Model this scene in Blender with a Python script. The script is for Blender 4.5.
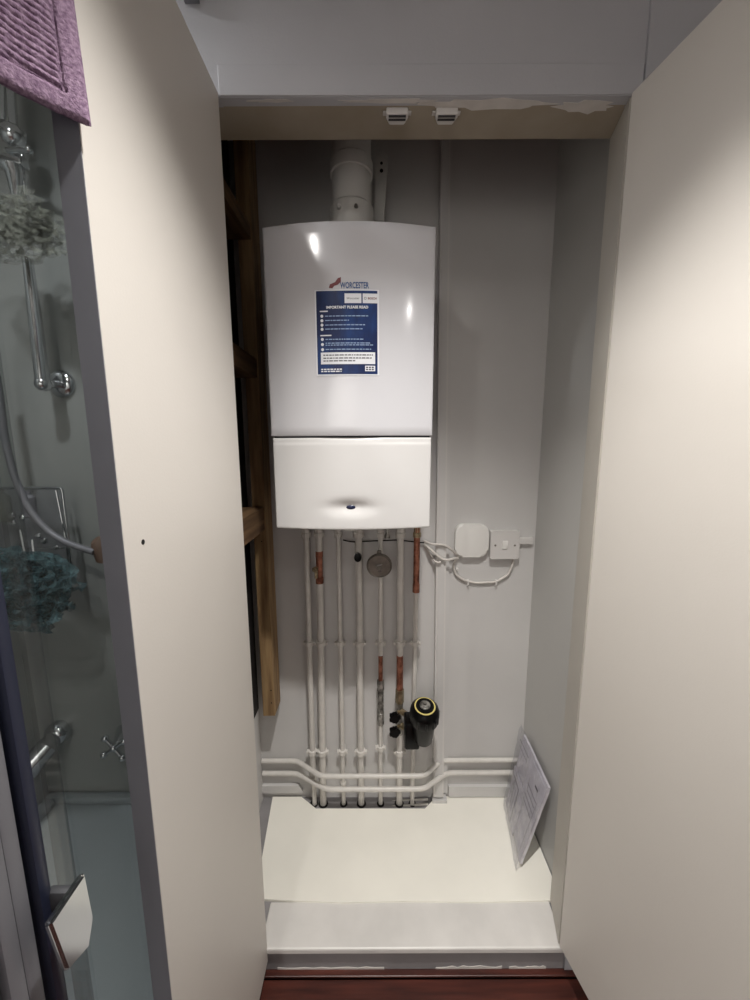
import bpy, bmesh, math, random
from mathutils import Vector, Matrix, noise
random.seed(7)
for o in list(bpy.data.objects): bpy.data.objects.remove(o)
SC = bpy.context.scene
COL = SC.collection
R = math.radians
H = 1.42                      # eye height above the room floor; the room: X right, Y away, Z up
PITCH, ROLL = R(8.53), R(0.22)

# ---------------- camera
cd = bpy.data.cameras.new('camera'); cam = bpy.data.objects.new('camera', cd); COL.objects.link(cam)
cd.sensor_fit = 'VERTICAL'; cd.sensor_height = 36; cd.sensor_width = 27; cd.lens = 13.5
cd.clip_start = 0.02
CM = Matrix.Rotation(R(90) - PITCH, 3, 'X') @ Matrix.Rotation(-ROLL, 3, 'Z')
cam.matrix_world = Matrix.Translation((0, 0, H)) @ CM.to_4x4()
SC.camera = cam

# ---------------- world, lamps, exposure
w = bpy.data.worlds.new('world'); SC.world = w; w.use_nodes = True
w.node_tree.nodes['Background'].inputs[0].default_value = (0.5, 0.5, 0.5, 1)
w.node_tree.nodes['Background'].inputs[1].default_value = 0.2
def spot(name, loc, target, power, size, angle, blend, colour):
    l = bpy.data.lights.new(name, 'SPOT'); l.energy = power; l.shadow_soft_size = size
    l.spot_size = R(angle); l.spot_blend = blend; l.color = colour
    o = bpy.data.objects.new(name, l); COL.objects.link(o); o.location = loc
    o.rotation_euler = (Vector(target) - Vector(loc)).to_track_quat('-Z', 'Y').to_euler()
    return o
WARM = (1.0, 0.97, 0.93)
spot('ceiling_or_fill_spot', (0.115, 0.327, 2.405), (0.13, 0.49, 0), 72, 0.03, 86, 0.9, WARM)
spot('ceiling_or_fill_spot', (-0.53, -0.14, 2.405), (-0.45, 0.05, 0), 14, 0.022, 165, 1.0, WARM)
spot('ceiling_or_fill_spot', (0.98, -0.92, 2.405), (0.9, -0.7, 0), 13, 0.024, 165, 1.0, WARM)
spot('ceiling_or_fill_spot', (-0.5, -1.45, 2.405), (-0.5, -1.75, 0), 185, 0.035, 125, 1.0, WARM)  # added fill: washes the rear wall for soft bounce, no such lamp seen
spot('shower_fill_spot', (-0.80, 0.60, 2.405), (-0.80, 0.65, 0), 19, 0.035, 165, 1.0, (0.97, 0.98, 1.0))  # added fill to lift the dark shower, no such lamp seen
SC.view_settings.view_transform = 'Standard'; SC.view_settings.look = 'None'
SC.view_settings.gamma = 1.0; SC.view_settings.exposure = 0.68
SC.view_settings.use_curve_mapping = False

# ---------------- placing helpers: a point of the photograph on a real plane of the room
def ray(px, py): return CM @ Vector(((px - 375) / 375, (500 - py) / 375, -1))
def P(px, py, Y):
    d = ray(px, py); t = Y / d.y
    return Vector((d.x * t, Y, H + d.z * t))
def PX(px, py, X):
    d = ray(px, py); t = X / d.x
    return Vector((X, d.y * t, H + d.z * t))
def PZ(px, py, Z):
    d = ray(px, py); t = (Z - H) / d.z
    return Vector((d.x * t, d.y * t, Z))

# ---------------- mesh helpers
class B:
    def __init__(s): s.bm = bmesh.new()
    def box(s, a, b, bev=0.0, M=None):
        a, b = Vector(a), Vector(b); c = (a + b) / 2
        g = bmesh.ops.create_cube(s.bm, size=1); vs = g['verts']
        for v in vs: v.co = Vector((v.co.x * abs(b.x - a.x), v.co.y * abs(b.y - a.y), v.co.z * abs(b.z - a.z)))
        if bev:
            es = list({e for v in vs for e in v.link_edges})
            r = bmesh.ops.bevel(s.bm, geom=es, offset=bev, segments=2, affect='EDGES', profile=0.5)
            vs = list({v for f in r['faces'] for v in f.verts} | {v for v in vs if v.is_valid})
        for v in vs:
            v.co = (M @ v.co if M else v.co) + c
        return s
    def tube(s, pts, r, seg=14, caps=True):
        pts = [Vector(p) for p in pts]; n = len(pts)
        rs = r if isinstance(r, (list, tuple)) else [r] * n
        rings = []; up = None
        for i, p in enumerate(pts):
            t = (pts[min(i + 1, n - 1)] - pts[max(i - 1, 0)]).normalized()
            if up is None:
                up = Vector((0, 0, 1)) if abs(t.z) < 0.9 else Vector((1, 0, 0))
            x = (up - t * up.dot(t)).normalized(); y = t.cross(x); up = x
            rings.append([s.bm.verts.new(p + (x * math.cos(2*math.pi*k/seg) + y * math.sin(2*math.pi*k/seg)) * rs[i]) for k in range(seg)])
        for a, b in zip(rings, rings[1:]):
            for k in range(seg): s.bm.faces.new((a[k], a[(k+1) % seg], b[(k+1) % seg], b[k]))
        if caps:
            s.bm.faces.new(rings[0][::-1]); s.bm.faces.new(rings[-1])
        return s
    def lathe(s, o, axis, prof, seg=32):          # prof: (distance along the axis, radius)
        o = Vector(o); axis = Vector(axis).normalized()
        return s.tube_rings(o, axis, prof, seg)
    def tube_rings(s, o, t, prof, seg):
        up = Vector((0, 0, 1)) if abs(t.z) < 0.9 else Vector((1, 0, 0))
        x = (up - t * up.dot(t)).normalized(); y = t.cross(x); rings = []
        for h, r in prof:
            rings.append([s.bm.verts.new(o + t * h + (x * math.cos(2*math.pi*k/seg) + y * math.sin(2*math.pi*k/seg)) * max(r, 1e-5)) for k in range(seg)])
        for a, b in zip(rings, rings[1:]):
            for k in range(seg): s.bm.faces.new((a[k], a[(k+1) % seg], b[(k+1) % seg], b[k]))
        s.bm.faces.new(rings[0][::-1]); s.bm.faces.new(rings[-1])
        return s
    def ball(s, c, r, sc=(1, 1, 1), seg=16):
        g = bmesh.ops.create_uvsphere(s.bm, u_segments=seg, v_segments=seg // 2 + 2, radius=r)
        for v in g['verts']: v.co = Vector((v.co.x*sc[0], v.co.y*sc[1], v.co.z*sc[2])) + Vector(c)
        return s
    def prism(s, poly, vec):                       # a polygon (points in space) pushed along vec
        a = [s.bm.verts.new(Vector(p)) for p in poly]; b = [s.bm.verts.new(Vector(p) + Vector(vec)) for p in poly]
        s.bm.faces.new(a); s.bm.faces.new(b[::-1]); n = len(a)
        for i in range(n): s.bm.faces.new((a[i], b[i], b[(i+1) % n], a[(i+1) % n]))
        return s
    def torus(s, c, axis, Rr, r, seg=32, sc=1):
        axis = Vector(axis).normalized(); up = Vector((0, 0, 1)) if abs(axis.z) < .9 else Vector((1, 0, 0))
        x = (up - axis*up.dot(axis)).normalized(); y = axis.cross(x); c = Vector(c); rings = []
        for i in range(seg):
            a = 2*math.pi*i/seg; d = x*math.cos(a) + y*math.sin(a)
            rings.append([s.bm.verts.new(c + d*(Rr + r*math.cos(b)) + axis*r*math.sin(b)) for b in [2*math.pi*k/8 for k in range(8)]])
        for i in range(seg):
            a, b = rings[i], rings[(i+1) % seg]
            for k in range(8): s.bm.faces.new((a[k], a[(k+1) % 8], b[(k+1) % 8], b[k]))
        return s
def link(name, b, mat, parent=None, smooth=False, kind=None):
    bm = b.bm if isinstance(b, B) else b
    bmesh.ops.recalc_face_normals(bm, faces=bm.faces)
    root = parent
    while root is not None and root.parent is not None: root = root.parent
    if root is not None and root.type == 'EMPTY':
        off = Vector(root['_loc']) if '_loc' in root else Vector((0, 0, 0))
        for v in bm.verts: v.co -= off
    me = bpy.data.meshes.new(name); bm.to_mesh(me); bm.free()
    if mat: me.materials.append(mat)
    if smooth:
        for p in me.polygons: p.use_smooth = True
        me.set_sharp_from_angle(angle=R(38))
    o = bpy.data.objects.new(name, me); COL.objects.link(o)
    if parent is not None: o.parent = parent
    if kind: o['kind'] = kind
    return o
def tag(o, label, cat, group=None):
    o['label'] = label; o['category'] = cat
    if group: o['group'] = group
    return o
def thing(name, loc, label, cat, group=None):
    o = bpy.data.objects.new(name, None); COL.objects.link(o); o.location = loc; o['_loc'] = list(loc)
    o.empty_display_size = 0.05
    return tag(o, label, cat, group)

# ---------------- materials
def lin(c): return tuple(((x/255)/12.92 if x/255 <= .04045 else ((x/255+.055)/1.055)**2.4) for x in c)
def mat(name, rgb, rough=0.5, metal=0.0, var=0.05, vs=8.0, bump=0.0, bs=200.0, stretch=None, spec=0.5, coat=0.0, rgb2=None, ramp=(0.35, 0.65)):
    m = bpy.data.materials.new(name); m.use_nodes = True; nt = m.node_tree; N = nt.nodes; L = nt.links
    p = N['Principled BSDF']; p.inputs['Roughness'].default_value = rough; p.inputs['Metallic'].default_value = metal
    p.inputs['Specular IOR Level'].default_value = spec; p.inputs['Coat Weight'].default_value = coat
    c = lin(rgb); c2 = lin(rgb2) if rgb2 else tuple(x * (1 - var*2.2) for x in c)
    tc = N.new('ShaderNodeTexCoord'); mp = N.new('ShaderNodeMapping')
    if stretch: mp.inputs['Scale'].default_value = stretch
    L.new(tc.outputs['Object'], mp.inputs[0])
    n = N.new('ShaderNodeTexNoise'); n.inputs['Scale'].default_value = vs; n.inputs['Detail'].default_value = 5
    L.new(mp.outputs[0], n.inputs['Vector'])
    r = N.new('ShaderNodeValToRGB'); r.color_ramp.elements[0].position, r.color_ramp.elements[1].position = ramp
    r.color_ramp.elements[0].color = (*c2, 1); r.color_ramp.elements[1].color = (*c, 1)
    L.new(n.outputs['Fac'], r.inputs[0]); L.new(r.outputs[0], p.inputs['Base Color'])
    if bump:
        n2 = N.new('ShaderNodeTexNoise'); n2.inputs['Scale'].default_value = bs; n2.inputs['Detail'].default_value = 3
        L.new(mp.outputs[0], n2.inputs['Vector'])
        b = N.new('ShaderNodeBump'); b.inputs['Strength'].default_value = bump; b.inputs['Distance'].default_value = 0.001
        L.new(n2.outputs['Fac'], b.inputs['Height']); L.new(b.outputs[0], p.inputs['Normal'])
    return m
def glass_mat(name, tint, refl_rough=0.02):
    m = bpy.data.materials.new(name); m.use_nodes = True; nt = m.node_tree; N = nt.nodes; L = nt.links
    N.remove(N['Principled BSDF']); out = N['Material Output']
    t = N.new('ShaderNodeBsdfTransparent'); t.inputs[0].default_value = (*tint, 1)
    g = N.new('ShaderNodeBsdfGlossy'); g.inputs['Roughness'].default_value = refl_rough
    f = N.new('ShaderNodeFresnel'); f.inputs[0].default_value = 1.45
    ge_ = N.new('ShaderNodeNewGeometry'); mr = N.new('ShaderNodeMapRange'); mr.inputs['To Min'].default_value = 1.45; mr.inputs['To Max'].default_value = 1/1.45
    L.new(ge_.outputs['Backfacing'], mr.inputs['Value']); L.new(mr.outputs[0], f.inputs[0])
    mx = N.new('ShaderNodeMixShader'); L.new(f.outputs[0], mx.inputs[0]); L.new(t.outputs[0], mx.inputs[1]); L.new(g.outputs[0], mx.inputs[2])
    L.new(mx.outputs[0], out.inputs[0]); return m
M = dict(
    door=mat('door_paint', (214, 209, 202), 0.42, var=0.015, vs=3, bump=0.12, bs=260),
    edge=mat('grey_door_edge', (112, 113, 120), 0.6, var=0.06, vs=5),  # end face of the left door, darker and greyer than its faces
    wall=mat('grey_wall_paint', (176, 176, 180), 0.5, var=0.03, vs=4, bump=0.3, bs=180),
    bath_wall=mat('bathroom_wall_paint', (228, 226, 224), 0.7, var=0.02),
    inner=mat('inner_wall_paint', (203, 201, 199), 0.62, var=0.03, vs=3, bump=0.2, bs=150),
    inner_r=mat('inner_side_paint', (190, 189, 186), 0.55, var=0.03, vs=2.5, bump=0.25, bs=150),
    soffit=mat('bare_lintel_board', (165, 155, 140), 0.6, var=0.06, vs=6, rgb2=(150, 139, 122)),
    patch=mat('white_filler', (205, 200, 195), 0.45, var=0.05, vs=30),
    jamb=mat('jamb_paint', (196, 191, 182), 0.45, var=0.03, vs=5, bump=0.2),
    shelf=mat('cream_board', (240, 237, 227), 0.42, var=0.025, vs=5, bump=0.15, bs=120),
    sill=mat('sill_paint', (216, 213, 209), 0.4, var=0.05, vs=9, bump=0.2, bs=120),
    kick=mat('grey_kickboard', (140, 137, 138), 0.5, var=0.06, vs=12),
    plank=mat('red_brown_wood', (84, 40, 30), 0.35, vs=3, rgb2=(48, 20, 15), stretch=(1.5, 22, 22), ramp=(.3, .7), bump=0.2, bs=60),
    dark=mat('dark_void', (22, 18, 16), 0.9),
    hard=mat('dark_hardboard', (30, 22, 17), 0.85, var=0.2, vs=5),
    timber=mat('pale_timber', (158, 130, 92), 0.7, vs=4, rgb2=(118, 90, 60), stretch=(14, 14, 1.2), bump=0.3, bs=40),
    timber_y=mat('shaded_timber', (122, 94, 64), 0.75, vs=4, rgb2=(84, 60, 38), stretch=(14, 1.2, 14), bump=0.3, bs=40),  # noggin wood, darker than the stud to put shade into the colour
    boiler=mat('boiler_enamel', (206, 206, 210), 0.13, var=0.0, spec=0.55, coat=0.3),
    boiler_low=mat('boiler_plastic', (212, 211, 210), 0.24, var=0.0, spec=0.5),
    boiler_body=mat('boiler_body', (170, 172, 175), 0.5),
    seam=mat('dark_seam', (55, 55, 58), 0.6),
    blue=mat('button_blue', (24, 32, 66), 0.25),
    pipe=mat('white_painted_pipe', (210, 206, 200), 0.36, var=0.04, vs=40, bump=0.12, bs=160),
    clip=mat('white_clip', (212, 208, 202), 0.4, var=0.03),
    copper=mat('copper', (180, 122, 100), 0.45, 0.7, vs=60, rgb2=(118, 72, 56), bump=0.2),
    brass=mat('brass', (186, 170, 140), 0.35, 0.8, vs=60, rgb2=(130, 116, 92)),
    steel=mat('dull_steel', (182, 180, 174), 0.40, 0.8, vs=60, rgb2=(100, 98, 94)),
    gauge=mat('grey_metal_cover', (140, 134, 126), 0.42, 0.5, vs=30, rgb2=(112, 106, 100)),
    black=mat('black_plastic', (11, 11, 12), 0.28, var=0.1, spec=0.15),
    yellow=mat('yellow_ring', (222, 206, 128), 0.5),
    chrome=mat('chrome', (200, 203, 206), 0.12, 1.0, var=0.0),
    white=mat('white_plastic', (222, 220, 216), 0.3, var=0.0),
    white2=mat('white_socket_plastic', (208, 205, 202), 0.35, var=0.0),
    flue=mat('flue_plastic', (206, 204, 200), 0.35, var=0.03),
    cable=mat('white_cable', (205, 200, 194), 0.5),
    alu=mat('grey_aluminium', (132, 132, 138), 0.5, 0.3, var=0.03),
    navy=mat('dark_seal', (38, 42, 60), 0.35),
    tile=mat('shower_panel', (150, 153, 151), 0.35, var=0.03, vs=3),
    tray=mat('shower_tray', (150, 158, 162), 0.35, var=0.02),
    towel=mat('mauve_towel', (152, 130, 150), 0.95, vs=300, rgb2=(112, 90, 112), bump=1.0, bs=700, spec=0.1),
    teal=mat('teal_net', (112, 146, 152), 0.7, vs=60, rgb2=(74, 104, 112)),
    sheer=mat('pale_net', (158, 160, 148), 0.7, vs=60, rgb2=(124, 128, 116)),
    tan=mat('brown_rubber', (120, 98, 84), 0.6),
    paper=mat('papers', (218, 215, 218), 0.5, vs=30, rgb2=(196, 192, 198)),
    print_=mat('grey_print', (92, 88, 98), 0.6, vs=40),
    s_blue=mat('notice_blue', (16, 52, 106), 0.3, vs=9, rgb2=(12, 32, 76), ramp=(.4, .6), stretch=(3, 1, 1)),
    s_white=mat('notice_white', (226, 228, 232), 0.35, var=0.0),
    s_line=mat('notice_pale_blue', (150, 172, 204), 0.4, var=0.0),
    s_text=mat('dark_print', (52, 50, 60), 0.5, var=0.0),
    s_red=mat('red_print', (112, 44, 48), 0.4, var=0.0),
    s_lblue=mat('badge_blue', (58, 88, 138), 0.25, var=0.0),
    glass=glass_mat('shower_glass', (0.84, 0.855, 0.85)),
    film=glass_mat('clear_film', (0.93, 0.93, 0.95), 0.12),
)

def netting(m, a):                     # loose net: part of the light passes between the threads
    nt = m.node_tree; N = nt.nodes; t = N.new('ShaderNodeBsdfTransparent'); mx = N.new('ShaderNodeMixShader'); mx.inputs[0].default_value = a
    nt.links.new(t.outputs[0], mx.inputs[1]); nt.links.new(N['Principled BSDF'].outputs[0], mx.inputs[2]); nt.links.new(mx.outputs[0], N['Material Output'].inputs[0])
netting(M['sheer'], .22); netting(M['teal'], .6)
# =====================================================================  THE SETTING
DF, DB = 0.817, 1.25               # front plane and back wall of the cupboard
ZS = H - 1.328                      # level of the cupboard floor
ZL = H + 0.650                      # underside of the lintel
HL, HR = -0.292, 0.487              # hinge lines
JD = 0.10                           # depth of the door frame
CEIL = 2.42
def S(name, b, m, **k):
    o = link(name, b, m, **k); o['kind'] = 'structure'; return o
fl = S('floor', B().box((-1.9, -2.0, -0.06), (1.9, 1.3, -0.012)), M['dark'])
y = DF - 0.0135; k = 0
while y > -2.0:
    xs = [-1.9, -0.31 if k % 2 else -0.75, 0.9 if k % 2 else 0.66, 1.9]
    for a, b_ in zip(xs, xs[1:]):
        link('floor_board', B().box((a + .001, max(y - .118, -2.0), -0.014), (b_ - .001, y, 0.0), 0.0015), M['plank'], fl)
    y -= 0.120; k += 1
S('ceiling', B().box((-1.9, -2.0, CEIL), (1.9, 1.3, CEIL + .05)), M['bath_wall'])
S('wall_rear', B().box((-1.95, -2.05, 0), (1.95, -2.0, CEIL)), M['bath_wall'])
S('wall_left', B().box((-1.25, -2.0, 0), (-1.20, 1.25, CEIL)), M['tile'])
S('wall_right', B().box((1.9, -2.0, 0), (1.95, DF + .1, CEIL)), M['bath_wall'])
# front wall around the door opening
fw = B()
fw.box((HL - .0, DF - .001, ZL), (HR + .004, DF + .018, CEIL))
fw.box((HR + .022, DF - .006, ZL - .0), (1.9, DF + .03, CEIL))
fw.box((HR + .004, DF - .0, ZL), (HR + .022, DF + .024, CEIL))
fw.box((HR + .022, DF, 0), (1.9, DF + .03, ZL))
fw.box((-0.47, DF, ZL), (HL, DF + .02, CEIL)); fw.box((-0.47, DF, 0), (HL - .040, DF + .02, ZL))
S('wall_front', fw, M['wall'])
S('trim_1', B().box((HL - .0, DF - .004, ZL + .001), (HR + .02, DF, ZL + .052), .0015), M['wall'])
S('trim_2', B().box((-0.345, DF - .03, H + .80), (-0.318, DF - .001, CEIL)), M['alu'])
# frame: lintel board, jambs, sill, kickboard
S('door_frame_lintel' if 0 else 'trim_3', B().box((HL - .06, DF + .004, ZL - .0), (HR + .03, DF + JD, ZL + .03), .0), M['soffit'])
tj = B(); tj.prism([(HR, DF + .001, ZL - .001), (HR + .024, DF + JD, ZL - .001), (HR + .035, DF + JD, ZL - .001), (HR + .021, DF + .001, ZL - .001)], (0, 0, -(ZL - ZS - .002)))
S('trim_4', tj, M['jamb'])
S('trim_5', B().box((HL - .060, DF + .021, ZS - .02), (HL - .042, DF + JD, ZL - .001)), M['jamb'])
S('trim_6', B().box((HL - .02, DF - .006, ZS - .022), (HR + .02, DF + JD, ZS - .004), .004), M['sill'])
kk = S('trim_7', B().box((HL - .02, DF + .004, 0.0), (HR + .02, DF + .02, ZS - .022)), M['kick'])
S('trim_8', B().box((HL - .02, DF - .0115, 0.0), (HR + .05, DF + .004, 0.006), .002), M['plank'])
pp = B()                             # filler left on the lintel by the painter
for (x0, x1, d0, d1) in [(.10, .34, .004, .026), (-.05, .12, .003, .012), (.36, .47, .008, .034), (-.24, -.15, .003, .009)]:
    poly = []
    for i in range(18):
        a = 2*math.pi*i/18; rr = 1 + .22*math.sin(i*2.7 + x0*9) + .12*math.sin(i*5.1)
        poly.append(((x0+x1)/2 + (x1-x0)/2*math.cos(a)*rr, DF + (d0+d1)/2 + (d1-d0)/2*math.sin(a)*rr, ZL - .0008))
    pp.prism(poly, (0, 0, .0009))
S('trim_9', pp, M['patch'])
pk = B()
for x0, x1 in [(-.27, .02), (.16, .34), (.36, .46)]: pk.prism([(x0 + (x1-x0)*i/12, DF + .0028, .0055) for i in range(13)] + [(x0 + (x1-x0)*(12-i)/12, DF + .0028, .009 + .007*random.random()) for i in range(13)], (0, .0016, 0))
S('trim_10', pk, M['patch'])
# cupboard carcase
XR, XL = 0.548, -0.43
S('wall_back', B().box((-.46, DB, -.02), (XR + .03, DB + .03, H + .999)), M['inner'])
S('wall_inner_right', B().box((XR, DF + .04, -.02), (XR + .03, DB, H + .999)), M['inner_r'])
wl = B().box((XL - .02, DF + .02, 0), (XL, DB, H - .96)); S('wall_inner_left', wl, M['inner'])
S('wall_inner_left_boarding' if 0 else 'trim_11', B().box((XL - .02, DF + .02, H - .96), (XL, DB, H + .999)), M['hard'])
S('ceiling_inner', B().box((XL, DF + .03, H + .98), (XR, DB, H + .999)), M['hard'])
# cupboard floor: cream board with the cut-out for the pipes
cut = [PZ(301, 798, ZS), PZ(316, 808.5, ZS), PZ(425, 808.5, ZS), PZ(437, 799, ZS)]
fr = [(-.394, DB - .004), (-.394, DF + JD + .002), (XR - .003, DF + JD - .004), (XR - .003, DB - .004)]
fr = [(-.394, 1.245), (-.360, DF + JD + .004), (-.1, DF + JD - .006), (.08, DF + JD - .003), (.30, DF + JD - .006), (XR - .004, DF + JD - .002), (XR - .004, 1.245)]
poly = [(x, yy, ZS) for x, yy in fr] + [(cut[3].x, 1.245, ZS), tuple(cut[2]), tuple(cut[1]), (cut[0].x, 1.245, ZS)]
S('floor_cupboard', B().prism(poly, (0, 0, -.0072)), M['shelf'])
S('floor_underlay', B().box((XL, DF + .02, -.01), (XR, DB, ZS - .0075)), M['kick'])
S('baseboard_back_left', B().prism([P(x, yy, 1.249) for x, yy in [(240, 784), (299, 783), (303, 789), (303, 790), (240, 791)]], (0, -.012, 0)), M['inner'])
S('baseboard_back_right', B().prism([P(x, yy, 1.249) for x, yy in [(448, 784), (520, 784), (520, 794), (448, 794)]], (0, -.012, 0)), M['inner'])

# doors
def door(name, hinge, ang, w_, z0, z1, t, side):
    # side +1: right-hand door. inner face looks into the opening
    d = Vector((math.sin(ang) * side, -math.cos(ang), 0)); n = Vector((d.y, -d.x, 0)) * -side
    if n.x * side < 0: n = -n
    hv = Vector((hinge, DF - .002, 0)); b = B()
    b.prism([(hv + Vector((0, 0, z0))), (hv + d*w_ + Vector((0, 0, z0))), (hv + d*w_ + n*t + Vector((0, 0, z0))), (hv + n*t + Vector((0, 0, z0)))], (0, 0, z1 - z0))
    bmesh.ops.bevel(b.bm, geom=list(b.bm.edges), offset=.0012, segments=1, affect='EDGES')
    return S(name, b, M['door']), hv, d, n
dl, hv, d, n = door('door_1', HL - .001, R(.55), .385, H - 1.375, ZL + .006, .026, -1)
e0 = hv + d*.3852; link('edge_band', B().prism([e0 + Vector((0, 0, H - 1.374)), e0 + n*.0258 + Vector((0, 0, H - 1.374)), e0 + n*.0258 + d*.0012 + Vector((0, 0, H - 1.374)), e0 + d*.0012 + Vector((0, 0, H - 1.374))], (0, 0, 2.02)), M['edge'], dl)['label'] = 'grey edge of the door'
q = PX(143, 542, -.298)
for _ in range(6):                     # on the door face
    q = PX(143, 542, HL - .001 - (DF - q.y)*math.tan(R(.55)))
link('screw_hole', B().lathe(Vector((q.x, q.y, q.z)) + Vector((.0, 0, 0)), (1, 0, 0), [(0, .0036), (.0004, .0034)], 10), M['dark'], dl)
dr, _, _, _ = door('door_2', HR + .001, R(12.5), .395, H - 1.328, ZL + .004, .020, 1)

# shower enclosure beside the cupboard
XG = -0.36
SW = 1.20                            # shower end wall
S('wall_shower_end', B().box((-1.2, SW, 0), (-.44, SW + .03, CEIL)), M['tile'])
S('wall_shower_side', B().box((-.47, DF + .02, 0), (-.445, SW, CEIL)), M['tile'])
S('wall_shower_stub', B().box((XG - .014, .546, 0), (XG + .010, DF + .0, H + .60)), M['tile'])
ty = H - 1.25
tr = B().box((-1.19, .18, 0.0), (-.475, SW - .002, ty - .03), .0).box((-.475, .18, 0), (XG - .03, DF - .01, ty - .03))
tr.box((-1.19, SW - .03, ty - .03), (-.475, SW - .002, ty), .008)
tr.box((-1.19, .18, ty - .03), (-1.15, SW - .03, ty), .008); tr.box((XG - .07, .18, ty - .03), (XG - .03, DF - .01, ty), .008)
t_ = link('shower_tray', tr, M['tray'], smooth=True)
tag(t_, 'pale blue-white shower tray behind the glass, left of the open cupboard', 'shower tray')
ge = thing('shower_screen', (XG, .4, 0), 'clear glass shower screen with grey profiles left of the open cupboard door', 'shower screen')
DE = PX(43, 680, XG).y; DP = PX(20, 780, XG).y
DSt = .505
link('fixed_pane', B().box((XG - .009, DE - .01, .06), (XG - .003, .51, H + .60), .001), M['glass'], ge)
dp = link('door_pane', B().box((XG + .000, .10, .06), (XG + .006, DE, H + .60), .001), M['glass'], ge)
link('wall_profile', B().box((XG - .014, DSt, .02), (XG + .012, DSt + .040, H + .62), .003), M['alu'], ge, smooth=True)
link('seal_strip', B().box((XG - .012, DP - .012, .02), (XG + .014, DP + .002, H + .62), .004), M['navy'], ge, smooth=True)
pf = B()
for i in range(4): pf.box((XG - .012 + .003*(i % 2), DP - .032 - .020*i, .02), (XG + .008 + .006*(i % 2), DP - .016 - .020*i, H + .62), .003)
link('hinge_profile', pf, M['alu'], ge, smooth=True)
# pull handle on the glass door
hx = -.318
a0 = PX(50, 925, hx); a1 = PX(86, 872, hx); zt = (a0.z + a1.z)/2
yn, yf_ = a0.y, a1.y; hb = B()
hb.prism([(hx, yn, zt), (hx, yf_, zt), (hx, yf_ + .003, zt - .062), (hx, yf_ - .008, zt - .088), (hx, yn + .010, zt - .075)], (-.008, 0, 0))
bmesh.ops.bevel(hb.bm, geom=list(hb.bm.edges), offset=.0025, segments=2, affect='EDGES')
ph = link('pull_handle', hb, M['chrome'], ge, smooth=True)
link('handle_stem', B().box((hx - .034, yn + .030, zt - .060), (hx - .007, yf_ - .006, zt - .006), .004), M['seam'], ph, smooth=True)

# =====================================================================  BOILER
BX0, BX1 = -.2565, .1425; BC = (BX0 + BX1)/2; BR = .75; BY = .942 - .2**2/(2*BR)
ZT, ZM, ZB = H + .491, H + .0175, H - .213
def bf(x): return BY + (x - BC)**2/(2*BR)
def front_panel(x0, x1, z0, z1, fn, nx=56, nz=20, e=.0035, depth=.05):
    b = bmesh.new()
    def par(n_, lo, hi):
        v = [lo + (hi-lo)*i/n_ for i in range(n_+1)]
        ex = [0, .0003, .001, .002]
        return [lo + t for t in ex] + [q_ for q_ in v if lo + e <= q_ <= hi - e] + [hi - t for t in ex[::-1]]
    xs, zs = par(nx, x0, x1), par(nz, z0, z1)
    def rnd(t):
        t = min(t, e); return e - math.sqrt(max(e*e - (e-t)**2, 0))
    g = [[b.verts.new((x, fn(x, z) + max(rnd(min(x-x0, x1-x)), rnd(min(z-z0, z1-z))), z)) for z in zs] for x in xs]
    for i in range(len(xs)-1):
        for j in range(len(zs)-1): b.faces.new((g[i][j], g[i+1][j], g[i+1][j+1], g[i][j+1]))
    rim = [g[i][0] for i in range(len(xs))] + [g[-1][j] for j in range(1, len(zs))] + [g[i][-1] for i in range(len(xs)-2, -1, -1)] + [g[0][j] for j in range(len(zs)-2, 0, -1)]
    bk = [b.verts.new((v.co.x, BY + depth, v.co.z)) for v in rim]; n_ = len(rim)
    for i in range(n_): b.faces.new((rim[i], rim[(i+1) % n_], bk[(i+1) % n_], bk[i]))
    b.faces.new(bk); return b
bo = thing('boiler', (BC, 1.10, ZB), 'white wall-hung boiler with bowed front and blue notice, above the pipes', 'boiler')
link('case', front_panel(BX0, BX1, ZM + .0015, ZT, lambda x, z: bf(x)), M['boiler'], bo, smooth=True)
dz0 = P(352, 507, .93).z; dx0 = P(351, 507, .93).x
def low(x, z):
    y_ = bf(x) + .0005
    u = (x - dx0)/.062; v = (z - dz0)/.021
    r2 = u*u + v*v
    y_ += .011*math.exp(-r2*1.6)                                  # the scooped hollow around the button
    t = max(0, 1 - ((x - BC)/.085)**2)
    y_ += .004*math.exp(-((z - ZM + .002)/.005)**2)*t             # finger lip under the seam
    y_ += .0018*(1/(1 + math.exp((z - (ZM - .016))/-.0015)))       # shallow step below the seam
    return y_
link('lower_panel', front_panel(BX0 + .003, BX1 - .002, ZB, ZM - .0025, low, nx=110, nz=90), M['boiler_low'], bo, smooth=True)
link('seam', B().box((BX0 + .004, BY + .042, ZM - .004), (BX1 - .004, BY + .07, ZM + .003)), M['seam'], bo)
link('body', B().box((BX0 + .004, BY + .045, ZB + .012), (BX1 - .004, 1.235, ZT - .004), .004), M['boiler_body'], bo)
bt = link('button', B().ball((dx0, low(dx0, dz0) + .001, dz0), .0125, (1, .35, .50), 24), M['blue'], bo, smooth=True)

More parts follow.
